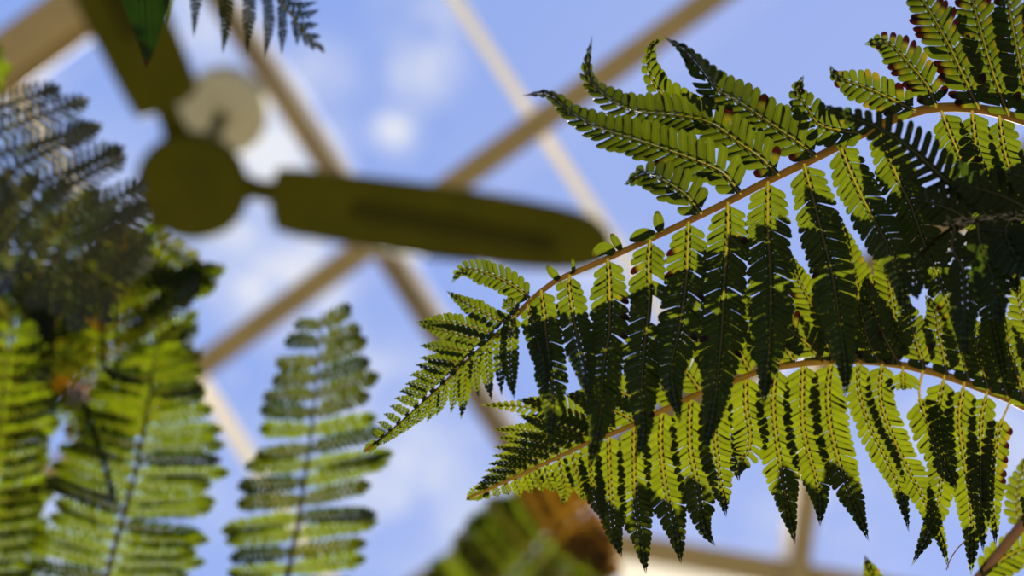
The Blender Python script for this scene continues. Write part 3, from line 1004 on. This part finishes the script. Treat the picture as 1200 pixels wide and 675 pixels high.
# L0 little tips at the upper left edge
auto('small olive fern tip poking in at the top left edge', [(-105, 112), (-75, 97), (-45, 87), (-12, 74), (8, 66)], 1.55, 1.53, 8,
     lenf(52, .7, .5), lenf(48, .7, .5), 62, 20, 5, LEAFBG, sag=.05, seed=17)
# top: drooping frond tip
RT_ = [(60, -110), (130, -85), (200, -60), (260, -45), (300, -25), (325, -2), (345, 22), (360, 42), (379, 61)]
ft = frond('blurred fern frond tip hanging in at the top edge above the fan', RT_, lin(1.25, 1.235, len(RT_)), .0022, .0006, STALKD)
for pts, w in (([(165, -70), (166, -20), (167, 20)], 15), ([(196, -60), (199, -10), (197, 32)], 16), ([(228, -52), (229, 0), (227, 45)], 18), ([(262, -44), (265, 10), (261, 64)], 22),
               ([(291, -30), (292, 20), (289, 66)], 19), ([(312, -14), (315, 25), (311, 68)], 17), ([(329, 3), (331, 30), (330, 65)], 14), ([(343, 20), (348, 35), (348, 54)], 12),
               ([(354, 33), (358, 44), (359, 56)], 10), ([(363, 45), (366, 53), (368, 60)], 9),
               ([(255, -46), (300, -50), (340, -52)], 16), ([(290, -31), (325, -24), (375, -24)], 15), ([(312, -14), (340, -6), (377, -10)], 15), ([(323, -3), (345, 7), (373, 2)], 14),
               ([(338, 14), (355, 18), (375, 11)], 13), ([(350, 28), (362, 30), (374, 28)], 11), ([(359, 40), (368, 43), (377, 42)], 9), ([(368, 50), (375, 55), (381, 62)], 8)):
    add(ft, pts, w * .85, 1.24, 1.235, 5.5, LEAFT, res=(5, 2), rib=RIBD, fill=.40)
# orange frond behind the lower sharp frond
auto('orange and green blurred fern frond behind the lower sharp frond tips', [(480, 830), (530, 770), (580, 705), (625, 650), (660, 615), (700, 590)], 2.6, 2.55, 18,
     lenf(95, .5, .3), lenf(95, .5, .3), 80, 34, 7, LEAFBG, so=-.08, sag=.1, seed=23, mats=lambda s, sd, i: LEAFO if s > .80 else (LEAFM if i % 3 == 0 else LEAFBG))

# ------------------------------------------------------------------ pointed leaf hanging at the top
wpts = [(172, -90), (171, -40), (171, 0), (172, 30), (173, 50), (172, 68), (171, 80)]
halfw = [10, 34, 29, 17, 8, 2.6, .8]
d_ = 1.22
cen, _ = spline([P(x, y, d_ + .02 * i / 6) for i, (x, y) in enumerate(wpts)], 40)
hwp, _ = spline([Vector((h, 0, i)) for i, h in enumerate(halfw)], 40)
root = empty('pointed_leaf', cen[0], 'dark green pointed leaf hanging at the top edge in front of fan', 'leaf')
vs, fs, uvs, tint = [], [], [], []
for i in range(40):
    h = max(.4, hwp[i].x) * d_ / FPX
    for c in range(9):
        v = -1 + c / 4
        vs.append(cen[i] + RT * (v * h) - F * (.22 * h * (1 - v * v)) + F * .0006 * math.sin(i * .9) * abs(v))
        uvs.append((i / 39 * .5, c / 8))
        tint.append((0.8 if i > 36 else 0, .5, 0))
for i in range(39):
    for c in range(8):
        q = i * 9 + c
        fs.append((q, q + 1, q + 10, q + 9))
bladeo = mesh('leaf_blade', vs, fs, LEAFP, uvs=uvs, tint=tint)
attach(bladeo, root, root)
tube('midrib', [p - F * (.23 * max(.4, hwp[i].x) * d_ / FPX + .0003) for i, p in enumerate(cen[:37])], [.0009 * (1 - .8 * i / 37) for i in range(37)], LEAFP, root, root, sides=6)
